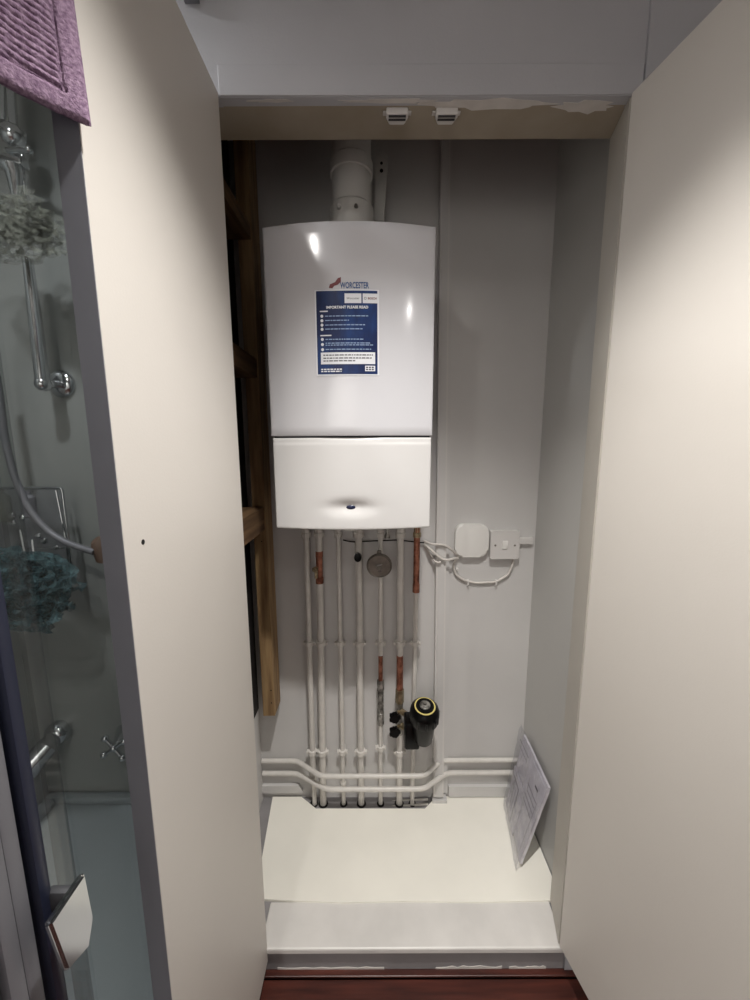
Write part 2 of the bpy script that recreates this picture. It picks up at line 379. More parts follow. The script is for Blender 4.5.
def bend(bm, lift):                    # lay flat work (x,z) on the bowed case
    for v in bm.verts: v.co.y = bf(v.co.x) - lift + v.co.y
    return bm
def patch(x0, z0, x1, z1, lift, n_=14):
    b = bmesh.new(); g = []
    for i in range(n_+1):
        x = x0 + (x1-x0)*i/n_; g.append([b.verts.new((x, 0, z)) for z in (z0, z1)])
    for i in range(n_): b.faces.new((g[i][0], g[i+1][0], g[i+1][1], g[i][1]))
    r = bmesh.ops.extrude_face_region(b, geom=list(b.faces))
    for v in r['geom']:
        if isinstance(v, bmesh.types.BMVert): v.co.y -= .00025
    return bend(b, lift)
def text_bm(body, size, x, z, align='LEFT', sx=1.0, bold=0.0, shear=0.0):
    c = bpy.data.curves.new('t', 'FONT'); c.body = body; c.size = size; c.align_x = align; c.offset = bold; c.shear = shear
    c.resolution_u = 3
    o = bpy.data.objects.new('t', c); COL.objects.link(o)
    dg = bpy.context.evaluated_depsgraph_get(); me = bpy.data.meshes.new_from_object(o.evaluated_get(dg))
    b = bmesh.new(); b.from_mesh(me)
    for v in b.verts: v.co = Vector((x + v.co.x*sx, 0, z + v.co.y))
    bpy.data.objects.remove(o); bpy.data.meshes.remove(me); return b
def NP(px, py): q_ = P(px, py, BY + .004); return q_.x, q_.z
def merge(lst):
    b = bmesh.new()
    for k_ in lst:
        me = bpy.data.meshes.new('m'); k_.to_mesh(me); b.from_mesh(me); bpy.data.meshes.remove(me); k_.free()
    return b
# notice: measured corners
nx0, nz1 = NP(314.6, 290.5); nx1, nz0 = NP(379.3, 375.6); NW, NH = nx1-nx0, nz1-nz0
def U(u, v): return nx0 + NW*u, nz1 - NH*v                         # u right, v down, 0..1
nt_ = link('notice', patch(nx0, nz0, nx1, nz1, .0006), M['s_white'], bo); nt_['label'] = 'blue and white printed notice stuck on the boiler'
def np(name, u0, v0, u1, v1, m, lift): 
    a = U(u0, v1); b_ = U(u1, v0); return link(name, patch(a[0], a[1], b_[0], b_[1], lift, 8), m, nt_)
np('blue_ground', .02, .012, .972, .985, M['s_blue'], .0010)
np('logo_box', .465, .045, .725, .155, M['s_white'], .0014); np('logo_box', .745, .045, .975, .155, M['s_white'], .0014)
np('message_box', .075, .725, .935, .865, M['s_white'], .0014)
np('emblem_box', .775, .885, .935, .950, M['s_white'], .0014)
def ntext(body, u, v, h, m, fitw=None, lift=.0018, bold=0, shear=0, name='lettering'):
    x, z = U(u, v); b = text_bm(body, NH*h, x, z, bold=bold, shear=shear)
    if fitw:
        mx = max(k_.co.x for k_ in b.verts); s_ = fitw*NW/(mx - x)
        for k_ in b.verts: k_.co.x = x + (k_.co.x - x)*s_
    return link(name, bend(b, lift), m, nt_)
ntext('IMPORTANT PLEASE READ', .175, .215, .042, M['s_white'], .655, bold=.0003)
ntext('Worcester', .495, .112, .036, M['s_text'], .20)
ntext('BOSCH', .825, .112, .034, M['s_red'], .135, bold=.0002)
lg = B(); cx_, cz_ = U(.785, .1); lg.torus((cx_, 0, cz_), (0, 1, 0), .0024, .0004, 16); link('round_emblem', bend(lg.bm, .0018), M['s_text'], nt_)
bul = B(); ln = []
rows = [(.300, .68), (.350, .42), (.403, .63), (.450, .60), (.570, .60), (.615, .72), (.638, .78), (.688, .74)]
for v, wd in rows:
    u = .155
    while u < .12 + wd:
        l_ = random.uniform(.02, .075); a = U(u, v + .006); b_ = U(min(u + l_, .15 + wd), v - .004); ln.append(patch(a[0], a[1], b_[0], b_[1], .0016, 2)); u += l_ + .012
link('small_print', merge(ln), M['s_line'], nt_, kind='stuff')
bl = []
for v in (.300, .352, .403, .452, .570, .630, .690):
    x, z = U(.105, v); b = B(); b.lathe((x, 0, z), (0, 1, 0), [(0, .0034), (.0003, .0034)], 16); link('bullet', bend(b.bm, .0017), M['s_white'], nt_)
ln = []
for v, u1 in ((.245, .20), (.525, .25)):
    a = U(.075, v + .007); b_ = U(u1, v - .007); ln.append(patch(a[0], a[1], b_[0], b_[1], .0016, 2))
for v, u1 in ((.925, .41), (.950, .40)):
    u = .075
    while u < u1: 
        l_ = random.uniform(.03, .08); a = U(u, v + .008); b_ = U(min(u + l_, u1), v - .006); ln.append(patch(a[0], a[1], b_[0], b_[1], .0016, 2)); u += l_ + .012
link('heading_print', merge(ln), M['s_white'], nt_, kind='stuff')
ln = []
for v, u1 in ((.757, .90), (.793, .88), (.826, .62)):
    u = .115
    while u < u1:
        l_ = random.uniform(.02, .07); a = U(u, v + .006); b_ = U(min(u + l_, u1), v - .006); ln.append(patch(a[0], a[1], b_[0], b_[1], .0018, 2)); u += l_ + .012
for v in (.905, .93):
    for u in (.79, .835, .88): a = U(u, v + .008); b_ = U(u + .032, v - .008); ln.append(patch(a[0], a[1], b_[0], b_[1], .0018, 2))
link('dark_print', merge(ln), M['s_text'], nt_, kind='stuff')
# badge: red swoosh over blue lettering
x0, z0 = NP(340.5, 289.0); x1, z1 = NP(369, 282.5)
b = text_bm('WORCESTER', (z1 - z0)*1.35, x0, z0, bold=.0004); mx = max(k_.co.x for k_ in b.verts)
for k_ in b.verts: k_.co.x = x0 + (k_.co.x - x0)*(x1 - x0)/(mx - x0)
bd = link('badge_lettering', bend(b, .0008), M['s_lblue'], bo); bd['label'] = 'blue badge lettering'
sw = [NP(*p) for p in [(329, 288.5), (330, 285.0), (335, 283.0), (338, 279.0), (341, 278), (341, 282.5), (338, 285.5), (334.5, 286.5), (332.5, 289)]]
bb = B().prism([(x, 0, z) for x, z in sw], (0, .0003, 0)); bd2 = link('badge_swoosh', bend(bb.bm, .0010), M['s_red'], bo); bd2['label'] = 'dark red badge swoosh'
# flue
fx = P(351.5, 180, 1.09).x; fy = 1.09
ft = thing('flue', (fx, fy, ZT), 'thick white flue pipe rising from the top of the boiler', 'flue')
zc = P(351, 158, fy - .05).z; zr = P(351, 196, fy - .05).z
link('flue_pipe', B().lathe((fx, fy, ZT - .004), (0, 0, 1), [(0, .0515), (H + .975 - ZT, .0515)], 48), M['flue'], ft, smooth=True)
link('upper_collar', B().lathe((fx, fy, zc - .012), (0, 0, 1), [(0, .0518), (.002, .0555), (.030, .0555), (.034, .0518)], 48), M['flue'], ft, smooth=True)
link('lower_collar', B().lathe((fx, fy, ZT - .002), (0, 0, 1), [(0, .0585), (zr - ZT - .004, .0575), (zr - ZT + .002, .0525)], 48), M['flue'], ft, smooth=True)
for px in (339, 356):
    q = P(px, 206, fy - .057); link('screw', B().lathe(q + Vector((0, -.004, 0)), (0, 1, 0), [(0, .004), (.008, .006)], 12), M['steel' if px > 345 else 'flue'], ft, smooth=True)
link('clip', B().box((fx - .066, fy - .02, ZT), (fx - .056, fy + .0, ZT + .022), .002), M['seam'], ft)
# hanging strap beside the flue
a, c = P(382, 158, 1.17), P(378.5, 221, 1.17)
st = B(); dd = (a - c).normalized(); sd = Vector((dd.z, 0, -dd.x)); hw = .0165
poly = [c + sd*hw, a + sd*hw] + [a + sd*hw*math.cos(t) + dd*hw*math.sin(t) for t in [math.pi*i/10 for i in range(1, 10)]] + [a - sd*hw, c - sd*hw]
st.prism(poly, (0, .022, 0)); bmesh.ops.bevel(st.bm, geom=list(st.bm.edges), offset=.002, segments=1, affect='EDGES')
so = thing('strap_bracket', (c.x, 1.18, c.z), 'white rounded strap bracket with two dark holes, right of the flue', 'bracket')
link('strap', st, M['flue'], so, smooth=True)
for py, r_ in ((163, .0038), (170.5, .0048)):
    q = P(381.5, py, 1.169); link('hole', B().lathe(q, (0, 1, 0), [(0, r_), (.002, r_)], 14), M['dark'], so)
link('wall_stem', B().box((c.x - .008, 1.192, c.z + .03), (c.x + .008, DB, c.z + .06)), M['flue'], so)

# =====================================================================  PIPES
PY = 1.222
specs = [  # name word, x at y 560, x at y 770, radius, label
    (306.8, 313.0, .0100, 'leftmost vertical white pipe below the boiler, plain painted from top to bottom'),
    (319.3, 322.8, .0120, 'second vertical pipe from the left, white with a bare copper drain joint'),
    (338.5, 343.0, .0080, 'third vertical pipe from the left, thin and plain white'),
    (358.8, 361.0, .0115, 'fourth vertical pipe from the left, thick white with a black knob beside it'),
    (380.5, 380.6, .0080, 'thin vertical pipe behind the round grey dial, with a steel valve'),
    (400.3, 399.4, .0115, 'thick vertical pipe with copper length, carrying the black filter'),
    (416.6, 412.8, .0080, 'rightmost vertical pipe, bare copper at the top and thin white below')]
pipes = []
ztop = ZB + .006
def px_at(s, py): return s[0] + (s[1] - s[0])*(py - 560)/210
def pt(s, py, y_=PY): return P(px_at(s, py), py, y_)
def ptz(s, z, y_=PY):
    a, b_ = pt(s, 540, y_), pt(s, 790, y_); t = (z - a.z)/(b_.z - a.z); return a + (b_ - a)*t
for i, s in enumerate(specs):
    top = ptz(s, ztop); bot = ptz(s, ZS - .052)
    th = thing('water_pipe', tuple(bot), s[3], 'pipe', 'vertical pipes under the boiler'); pipes.append(th)
    r = s[2]
    if i == 4: segs = [(ztop, pt(s, 655).z), (pt(s, 722).z, ZS - .052)]
    elif i == 5: segs = [(ztop, pt(s, 657).z), (pt(s, 731).z, ZS - .052)]
    elif i == 6: segs = [(pt(s, 592).z, ZS - .052)]
    elif i == 0: segs = [(ztop, pt(s, 775).z)]
    elif i == 1: segs = [(ztop, pt(s, 553).z), (pt(s, 582).z, ZS - .052)]
    else: segs = [(ztop, ZS - .052)]
    for za, zb in segs: link('tube', B().tube([ptz(s, za), ptz(s, zb)], r, 20), M['pipe'], th, smooth=True)
    link('dark_hole_ring', B().lathe(ptz(s, ZS - .0074), (0, 0, 1), [(0, r + .006), (.003, r + .005), (.0032, r)], 20), M['dark'], th, smooth=True)  # dark ring standing in for the shade in the floor hole
    # union nut at the boiler
    mu = M['pipe'] if i not in (6,) else M['brass']
    link('union_nut', B().lathe(ptz(s, ztop - .030), (0, 0, 1), [(0, r + .002), (.003, r + .006), (.018, r + .006), (.020, r + .003), (.032, r + .003)], 6 if i in (0, 2, 5) else 18), mu, th)
    q = pt(s, 534.5)
    link('union_nut', B().lathe(q - Vector((0, 0, .010)), (0, 0, 1), [(0, r + .002), (.002, r + .006), (.016, r + .006), (.018, r + .003), (.040, r + .003)], 8), mu, th)
    # wall clips
    for py in (643.5, 752 if i != 4 else 748):
        if i == 6 and py > 700: continue
        q = pt(s, py); b = B()
        b.lathe(q - Vector((0, 0, .007)), (0, 0, 1), [(0, r + .003), (.001, r + .0052), (.016, r + .0052), (.017, r + .003)], 20)
        for sg in (-1, 1): b.box((q.x + sg*(r + .0075) - .0035, q.y - .008, q.z - .002), (q.x + sg*(r + .0075) + .0035, q.y + .006, q.z + .007), .001)
        b.box((q.x - .008, q.y + r*.5, q.z - .006), (q.x + .008, DB, q.z + .006))
        link('wall_clip', b, M['clip'], th, smooth=True)
# first pipe: elbow at the foot turning back into the next pipe
s = specs[0]; q = pt(s, 775)
link('elbow', B().tube([q, q + Vector((.001, -.001, -.014)), q + Vector((.002, -.002, -.022)), q + Vector((.003, -.002, -.05)), ptz(s, ZS - .05) + Vector((.003, 0, 0))], [.0125, .0125, .011, .0085, .0085], 18), M['pipe'], pipes[0], smooth=True)
# second pipe: copper drain joint
s = specs[1]; za, zb = pt(s, 551).z, pt(s, 583).z
link('copper_joint', B().tube([ptz(s, za), ptz(s, za - .02), ptz(s, za - .021), ptz(s, zb + .022), ptz(s, zb + .02), ptz(s, zb)], [.0125, .0125, .0115, .0115, .0135, .0135], 20), M['copper'], pipes[1], smooth=True)
q = P(316.5, 569, PY - .018); b = B().lathe(q + Vector((0, .01, 0)), (-.25, -1, 0), [(0, .0065), (.012, .0065), (.012, .010), (.020, .010), (.021, .004), (.026, .004)], 6)
b.box(q + Vector((-.006, -.012, -.030)), q + Vector((.004, .004, -.008)), .002)
link('drain_cock', b, M['brass'], pipes[1])
# third/others: small joints near the foot
for i in (2,):
    link('joint', B().lathe(pt(specs[i], 785) , (0, 0, 1), [(0, .009), (.004, .0115), (.012, .0115), (.016, .009)], 16), M['pipe'], pipes[i], smooth=True)
# fifth pipe: copper, then steel valve body
s = specs[4]; zz = [pt(s, p_).z for p_ in (657, 680, 688, 690, 712, 714, 724)]
link('copper_length', B().tube([ptz(s, zz[0] + .004), ptz(s, zz[1])], .0078, 18), M['copper'], pipes[4], smooth=True)
link('compression_nut', B().tube([ptz(s, zz[1]), ptz(s, zz[2])], .0125, 6), M['steel'], pipes[4])
b = B().tube([ptz(s, zz[2]), ptz(s, zz[3]), ptz(s, zz[3] - .001), ptz(s, zz[4]), ptz(s, zz[4] - .001), ptz(s, zz[5])], [.0130, .0130, .0112, .0112, .0128, .0128], 18)
for kx in (-.008, .008):
    for t in range(5): b.box((ptz(s, zz[3]).x + kx - .002, PY - .013, zz[3] - .010 - .013*t), (ptz(s, zz[3]).x + kx + .002, PY - .006, zz[3] - .004 - .013*t))
link('valve_body', b, M['steel'], pipes[4], smooth=True)
link('compression_nut', B().tube([ptz(s, zz[5]), ptz(s, zz[6])], .0125, 6), M['steel'], pipes[4])
# sixth pipe: copper, then compression nuts of the filter valve
s = specs[5]; zz = [pt(s, p_).z for p_ in (656, 690, 702, 708, 722, 733)]
link('copper_length', B().tube([ptz(s, zz[0] + .004), ptz(s, zz[1])], .0116, 20), M['copper'], pipes[5], smooth=True)
link('compression_nut', B().tube([ptz(s, zz[1] + .004), ptz(s, zz[2])], .0150, 6), M['brass'], pipes[5])
link('valve_body', B().tube([ptz(s, zz[2]), ptz(s, zz[3]), ptz(s, zz[4]), ptz(s, zz[5])], [.012, .0105, .0105, .0135], 18), M['steel'], pipes[5], smooth=True)
# seventh pipe: copper upper length
s = specs[6]
link('copper_length', B().tube([ptz(s, ztop - .028), pt(s, 585)], .0105, 18), M['copper'], pipes[6], smooth=True)
link('solder_joint', B().tube([pt(s, 584), pt(s, 592)], .0120, 16), M['copper'], pipes[6], smooth=True)

# two horizontal pipes that bow out in front of the vertical ones
def rnd_path(pts, rad=.022, n_=5):
    pts = [Vector(p) for p in pts]; out = [pts[0]]
    for a, b_, c_ in zip(pts, pts[1:], pts[2:]):
        u = (a - b_).normalized()*rad; v = (c_ - b_).normalized()*rad
        for k_ in range(n_+1):
            t = k_/n_; out.append((b_ + u)*(1-t)**2 + b_*2*t*(1-t) + (b_ + v)*t*t)
    return out + [pts[-1]]
YW, YO = 1.238, 1.172
za = P(280, 761, YW).z; zb = P(280, 773.5, YW).z
for z, lab, ks, dy in ((za, 'upper of the two horizontal white pipes crossing behind the filter', ((297, 761), (321, 776), (424, 775.5), (441, 760)), 0),
                   (zb, 'lower of the two horizontal white pipes just above the cupboard floor', ((297, 774), (326, 790), (424, 788), (447, 770)), -.010)):
    X = [P(a, b_, YW if i in (0, 3) else YO).x for i, (a, b_) in enumerate(ks)]
    pth = [(-.425, YW, z), (X[0], YW, z), (X[1], YO + dy*0 - .0, z - (.0 if dy == 0 else .0)), (X[2], YO, z), (X[3], YW, z), (XR - .001, YW, z)]
    o = link('horizontal_pipe', B().tube(rnd_path(pth), .0085, 18), M['pipe'], smooth=True); tag(o, lab, 'pipe', 'horizontal pipes')
for py, nm in ((797.5, 'farther'), (803, 'nearer')):
    q = P(330, py, 1.235 if py < 800 else 1.215)
    o = link('buried_pipe', B().tube([(P(312, py, q.y).x, q.y, ZS - .030), (P(428, py, q.y).x, q.y, ZS - .003)], .0040, 12), M['pipe'], smooth=True)
    tag(o, nm + ' thin white pipe lying down inside the floor cut-out', 'pipe')

# round grey dial, black knob, drain elbow, wires under the boiler
q = P(379.3, 566, 1.165)
th = thing('dial_cover', tuple(q), 'round grey metal dish cover hanging below the boiler', 'cover')
link('dish', B().lathe(q, (0, 1, .12), [(.0, .0345), (-.004, .0385), (.0, .0415), (.006, .0415), (.014, .034), (.024, .012), (.026, .004)], 40), M['gauge'], th, smooth=True)
link('boss', B().lathe(q + Vector((.001, -.004, -.012)), (0, 1, .1), [(-.004, .003), (-.004, .007), (.006, .008)], 16), M['steel'], th, smooth=True)
link('raised_mark', B().box(q + Vector((-.012, -.006, .002)), q + Vector((.010, -.001, .006)), .001, Matrix.Rotation(R(-12), 3, 'Y')), M['steel'], th)
link('lug', B().box(q + Vector((-.007, .002, .034)), q + Vector((.007, .012, .050)), .003), M['gauge'], th)
q = P(357.8, 557.5, 1.19)
o = link('black_knob', B().lathe(q, (0, 1, 0), [(-.006, .006), (-.004, .012), (.006, .013), (.012, .010)], 24), M['black'], smooth=True)
for v in o.data.vertices: v.co.x = q.x + (v.co.x - q.x)*1.0; v.co.z = q.z + (v.co.z - q.z)*1.2
tag(o, 'small oval black knob in front of the fourth pipe', 'knob')
q = P(350, 531, 1.13)
o = link('condensate_trap', B().lathe((q.x, q.y, ZB + .004), (0, 0, -1), [(0, .044), (.036, .044), (.040, .040), (.044, .036), (.046, .032), (.050, .028), (.052, .010)], 40), M['flue'], smooth=True)
tag(o, 'round stepped grey-white trap under the middle of the boiler', 'trap')
q = P(387.5, 530, 1.17)
o = link('relief_stub', B().lathe((q.x, 1.18, ZB + .002), (0, 0, -1), [(0, .010), (.062, .010), (.063, .006), (.078, .006), (.080, .009), (.090, .009)], 16), M['steel'], smooth=True)
tag(o, 'short steel stub with a nut under the boiler, right of the dial', 'fitting')
def cable(name, pts, r, m, lab, cat='cable', grp=None):
    o = link(name, B().tube(rnd_path(pts, .012, 4), r, 10), m, smooth=True); return tag(o, lab, cat, grp)
cable('dark_wire', [P(343, 540, 1.235), P(352, 542, 1.235), P(372, 541, 1.238), P(398, 540, 1.235), P(425, 543, 1.24)], .0022, M['black'], 'thin dark wire strung behind the pipes under the boiler', 'wire')
# white mains cables to the controls
Yc = 1.243
cable('mains_cable', [P(424, 541, Yc), P(431, 544, 1.214), P(445, 545, 1.213), P(452, 550, 1.214), P(457, 555, Yc), P(458, 558, Yc)], .0042, M['cable'], 'upper white cable looping from the boiler to the square box', 'cable')
cable('mains_cable', [P(424, 543, Yc), P(431, 550, 1.213), P(440, 558, 1.211), P(446, 560.5, 1.211), P(452, 559, 1.213), P(458, 558, Yc)], .0042, M['cable'], 'lower white cable looping across the trunking to the square box', 'cable')
cable('mains_cable', [P(424, 545, Yc), P(431, 556, Yc), P(436, 563, 1.212), P(441, 562, 1.212)], .0036, M['cable'], 'short white cable tail crossing the edge of the trunking', 'cable')
cable('flex', [P(458, 556, Yc), P(453, 565, Yc), P(456, 575, Yc), P(463, 580, Yc), P(476, 583, Yc), P(496, 582, Yc), P(508, 575, Yc), P(513, 564, Yc), P(513, 556, Yc)], .0042, M['cable'], 'white flex sagging in an arc below the box and switch', 'cable')
for i, (px, py) in enumerate(((468, 581.5), (496, 581.5))):
    q = P(px, py, Yc); o = link('cable_clip', B().box(q + Vector((-.003, -.006, -.012)), q + Vector((.003, .007, .006)), .001), M['white2'])
    tag(o, ('left' if i == 0 else 'right') + ' small white clip pinning the sagging flex', 'clip')
q = P(457, 569, Yc); o = link('cable_clip', B().box(q + Vector((-.004, -.006, -.004)), q + Vector((.004, .007, .004)), .001), M['white2']); tag(o, 'small white clip at the left bend of the flex', 'clip')

# trunking on the back wall
tk = thing('trunking', (P(441, 790, DB).x, DB, ZS), 'tall white cable trunking on the back wall right of the boiler', 'trunking')
def trunk(px0a, px1a, px0b, px1b, d, name, m):
    zt_, zb_ = H + .975, P(440, 795, 1.23).z
    a0_, a1_ = P(px0a, 150, DB - d), P(px1a, 150, DB - d); b0_, b1_ = P(px0b, 795, DB - d), P(px1b, 795, DB - d)
    def ex(a_, b_, z): t = (z - a_.z)/(b_.z - a_.z); return a_ + (b_ - a_)*t
    poly = [ex(b0_, a0_, zb_), ex(b1_, a1_, zb_), ex(b1_, a1_, zt_), ex(b0_, a0_, zt_)]
    return link(name, B().prism(poly, (0, d - .001, 0)), m, tk)
trunk(441, 450.5, 433.5, 443.5, .028, 'duct', M['white2'])
trunk(442.5, 449, 435.5, 442, .030, 'lid', M['inner'])
trunk(450.5, 452.5, 443.5, 447.5, .012, 'back_strip', M['inner'])
link('foot_cap', B().box((P(432.5, 798, 1.22).x, 1.215, ZS - .004), (P(447, 798, 1.22).x, 1.247, ZS + .012)), M['inner'], tk)

# square white receiver and switched spur
def rbox(cx, cz, hw_, hh, y0, y1, rr, n_=8):
    pts = []
    for sx_, sz_, a0_ in ((1, 1, 0), (-1, 1, 90), (-1, -1, 180), (1, -1, 270)):
        for k_ in range(n_+1):
            a_ = R(a0_ + 90*k_/n_); pts.append((cx + sx_*(hw_ - rr) + rr*math.cos(a_), y1, cz + sz_*(hh - rr) + rr*math.sin(a_)))
    b = B().prism(pts, (0, y0 - y1, 0))
    es = [e for e in b.bm.edges if all(abs(v.co.y - y0) < 1e-6 for v in e.verts)]
    bmesh.ops.bevel(b.bm, geom=es, offset=min(.007, abs(y1-y0)*.5), segments=4, affect='EDGES', profile=.5)
    return b
q = P(472, 541, 1.230); hw_ = (P(488.5, 541, 1.230).x - P(455, 541, 1.230).x)/2
th = thing('heating_receiver', tuple(q), 'white square box with rounded corners on the back wall', 'control box')
link('casing', rbox(q.x, q.z, hw_, hw_, 1.229, DB - .001, .027), M['white'], th, smooth=True)
ring = B()
for k_ in range(2): ring.torus(q + Vector((0, .0005, 0)), (0, 1, 0), .012 + .006*k_, .0006, 28)
link('embossed_mark', ring, M['white2'], th, smooth=True)
q = P(504.5, 544.5, 1.232); hw_ = (P(519, 545, 1.232).x - P(490, 545, 1.232).x)/2
th = thing('fused_spur', tuple(q), 'white square switched spur right of the rounded box', 'switch')
link('back_box', rbox(q.x, q.z, hw_ - .001, hw_ - .001, 1.236, DB - .001, .004), M['white2'], th, smooth=True)
link('face_plate', rbox(q.x, q.z, hw_, hw_, 1.226, 1.236, .004), M['white2'], th, smooth=True)
link('rocker', B().box((q.x - .009, 1.223, q.z - .014), (q.x + .009, 1.228, q.z + .014), .0015), M['white'], th, smooth=True)
for px in (495.5, 515): 
    k_ = P(px, 545.5, 1.225); link('screw', B().lathe(k_, (0, 1, 0), [(-.0005, .003), (.002, .004)], 12), M['gauge'], th, smooth=True)
o = link('short_trunking', B().box(P(519.5, 543, DB - .014) - Vector((0, 0, .004)), P(531.5, 537, DB) , .001), M['white2']); tag(o, 'short horizontal white trunking between the spur and the side wall', 'trunking')

# =====================================================================  FILTER
q = P(424.5, 720, 1.12); cx, cy = q.x, 1.115
zt_ = P(424, 706, cy).z; zb_ = P(421, 743, cy).z
ax = Vector((-.0, -.10, 1)).normalized()
th = thing('magnetic_filter', (cx, cy, zb_), 'black magnetic boiler filter with pale yellow ring on its lid', 'filter')
top = Vector((cx, cy, zt_)); ax = Vector((0, -.20, 1)).normalized()
link('canister', B().lathe(top - ax*.152, ax, [(0, .026), (.002, .029), (.006, .031), (.080, .0375), (.100, .040)], 40), M['black'], th, smooth=True)
cp = link('lid', B().lathe(top - ax*.062, ax, [(0, .040), (.002, .046), (.010, .0475), (.040, .0485), (.052, .045), (.060, .037), (.062, .001)], 48), M['black'], th, smooth=True)
for k_ in range(12):
    a_ = 2*math.pi*k_/12; x_ = Vector((1, 0, 0)); y_ = ax.cross(x_); p_ = top - ax*.052 + (x_*math.cos(a_) + y_*math.sin(a_))*.0465
    link('grip_rib', B().tube([p_, p_ + ax*.030], .0035, 8), M['black'], cp, smooth=True)
link('yellow_ring', B().lathe(top - ax*.0018, ax, [(0, .0310), (.0012, .0345), (.0024, .0340), (.0024, .0300), (0, .0295)], 48), M['yellow'], th, smooth=True)
link('inner_disc', B().lathe(top + ax*.0002, ax, [(0, .0300), (.0030, .0290)], 40), M['black'], th, smooth=True)
link('vent_cap', B().lathe(top + ax*.002, ax, [(0, .018), (.004, .017), (.006, .010), (.007, .0065), (.014, .006), (.015, .001)], 24), M['steel'], th, smooth=True)
pv = specs[5]; zz1 = pt(pv, 710).z; zz2 = pt(pv, 724).z
link('manifold', B().box((ptz(pv, zz1).x + .012, 1.135, zz2 - .030), (cx - .012, 1.200, zz1 + .014), .008), M['black'], th, smooth=True)
for z in (zz1, zz2):
    x_ = ptz(pv, z).x
    link('valve_port', B().tube([(x_, PY, z), (x_ + .03, 1.19, z)], .0105, 14), M['brass'], th, smooth=True)
    kb = Vector((x_ - .020, PY - .046, z)); b = B()
    poly = [(kb.x + (.0175 + .004*math.cos(5*t))*math.cos(t), kb.y, kb.z + (.0175 + .004*math.cos(5*t))*math.sin(t)) for t in [2*math.pi*i/40 for i in range(40)]]
    b.prism(poly, (0, .016, 0)); bmesh.ops.bevel(b.bm, geom=[e for e in b.bm.edges if abs(e.verts[0].co.y - e.verts[1].co.y) < 1e-6], offset=.003, segments=2, affect='EDGES')
    vk = link('valve_knob', b, M['black'], th, smooth=True)
    link('spindle', B().tube([(kb.x, kb.y + .012, kb.z), (kb.x + .010, PY - .02, kb.z), (x_, PY, z)], .006, 10), M['brass'], vk, smooth=True)

# =====================================================================  TIMBER IN THE LEFT SIDE
sx0, sx1 = -.382, -.342
zst = P(265, 716, 1.15).z
o = link('timber_stud', B().box((sx0, 1.15, zst), (sx1, 1.225, H + .97), .001), M['timber']); th = o
tag(o, 'upright pale timber stud left of the boiler and pipes', 'timber')
for (px, py) in ((261.5, 531.5), (261.5, 541.5), (271, 690.5), (271.5, 703)):
    q = P(px, py, 1.1495); link('nail_hole', B().lathe(q, (0, 1, 0), [(0, .0022), (.001, .0022)], 10), M['dark'], o)
for (z0_, z1_, lab) in ((P(262, 530, 1.15).z, P(266, 507, 1.15).z, 'lowest of the three wooden noggins behind the left door'),
                   (P(251, 378, 1.15).z, P(251, 359, 1.15).z, 'middle of the three wooden noggins behind the left door'),
                   (P(255, 232, 1.15).z - .02, P(255, 224, 1.15).z, 'dark top noggin in the gap left of the flue')):
    y1_ = 1.1495
    o = link('timber_noggin', B().box((sx0 - .03, .93, z0_), (sx1 - .004, y1_, z1_), .001), M['timber_y']); tag(o, lab, 'timber', 'noggins')

# =====================================================================  CATCHES ON THE LINTEL
for px, lab in ((397, 'left of the two white magnetic door catches under the lintel'), (446, 'right of the two white magnetic door catches under the lintel')):
    q = PZ(px, 119, ZL - .011); th = thing('door_catch', (q.x, q.y, ZL), lab, 'door catch', 'magnetic catches')
    hw_, hd = .0250, .0135
    poly = [(q.x - hw_, q.y - hd, ZL), (q.x + hw_, q.y - hd, ZL), (q.x + hw_*1.05, q.y - hd*.2, ZL), (q.x + hw_*.70, q.y + hd, ZL), (q.x - hw_*.70, q.y + hd, ZL), (q.x - hw_*1.05, q.y - hd*.2, ZL)]
    b = B().prism([(q.x + (p[0]-q.x)*.85, p[1], p[2]) for p in poly], (0, 0, -.012))
    bmesh.ops.bevel(b.bm, geom=list(b.bm.edges), offset=.0015, segments=1, affect='EDGES')
    b.box((q.x - hw_*1.12, q.y - .006, ZL - .003), (q.x + hw_*1.12, q.y + .004, ZL - .0005), .001)
    link('housing', b, M['white2'], th, smooth=True)
    for yy in (-.0085, -.0005):
        link('steel_plate', B().box((q.x - .017, q.y + yy - .0020, ZL - .0135), (q.x + .017, q.y + yy + .0020, ZL - .010)), M['seam'], th)

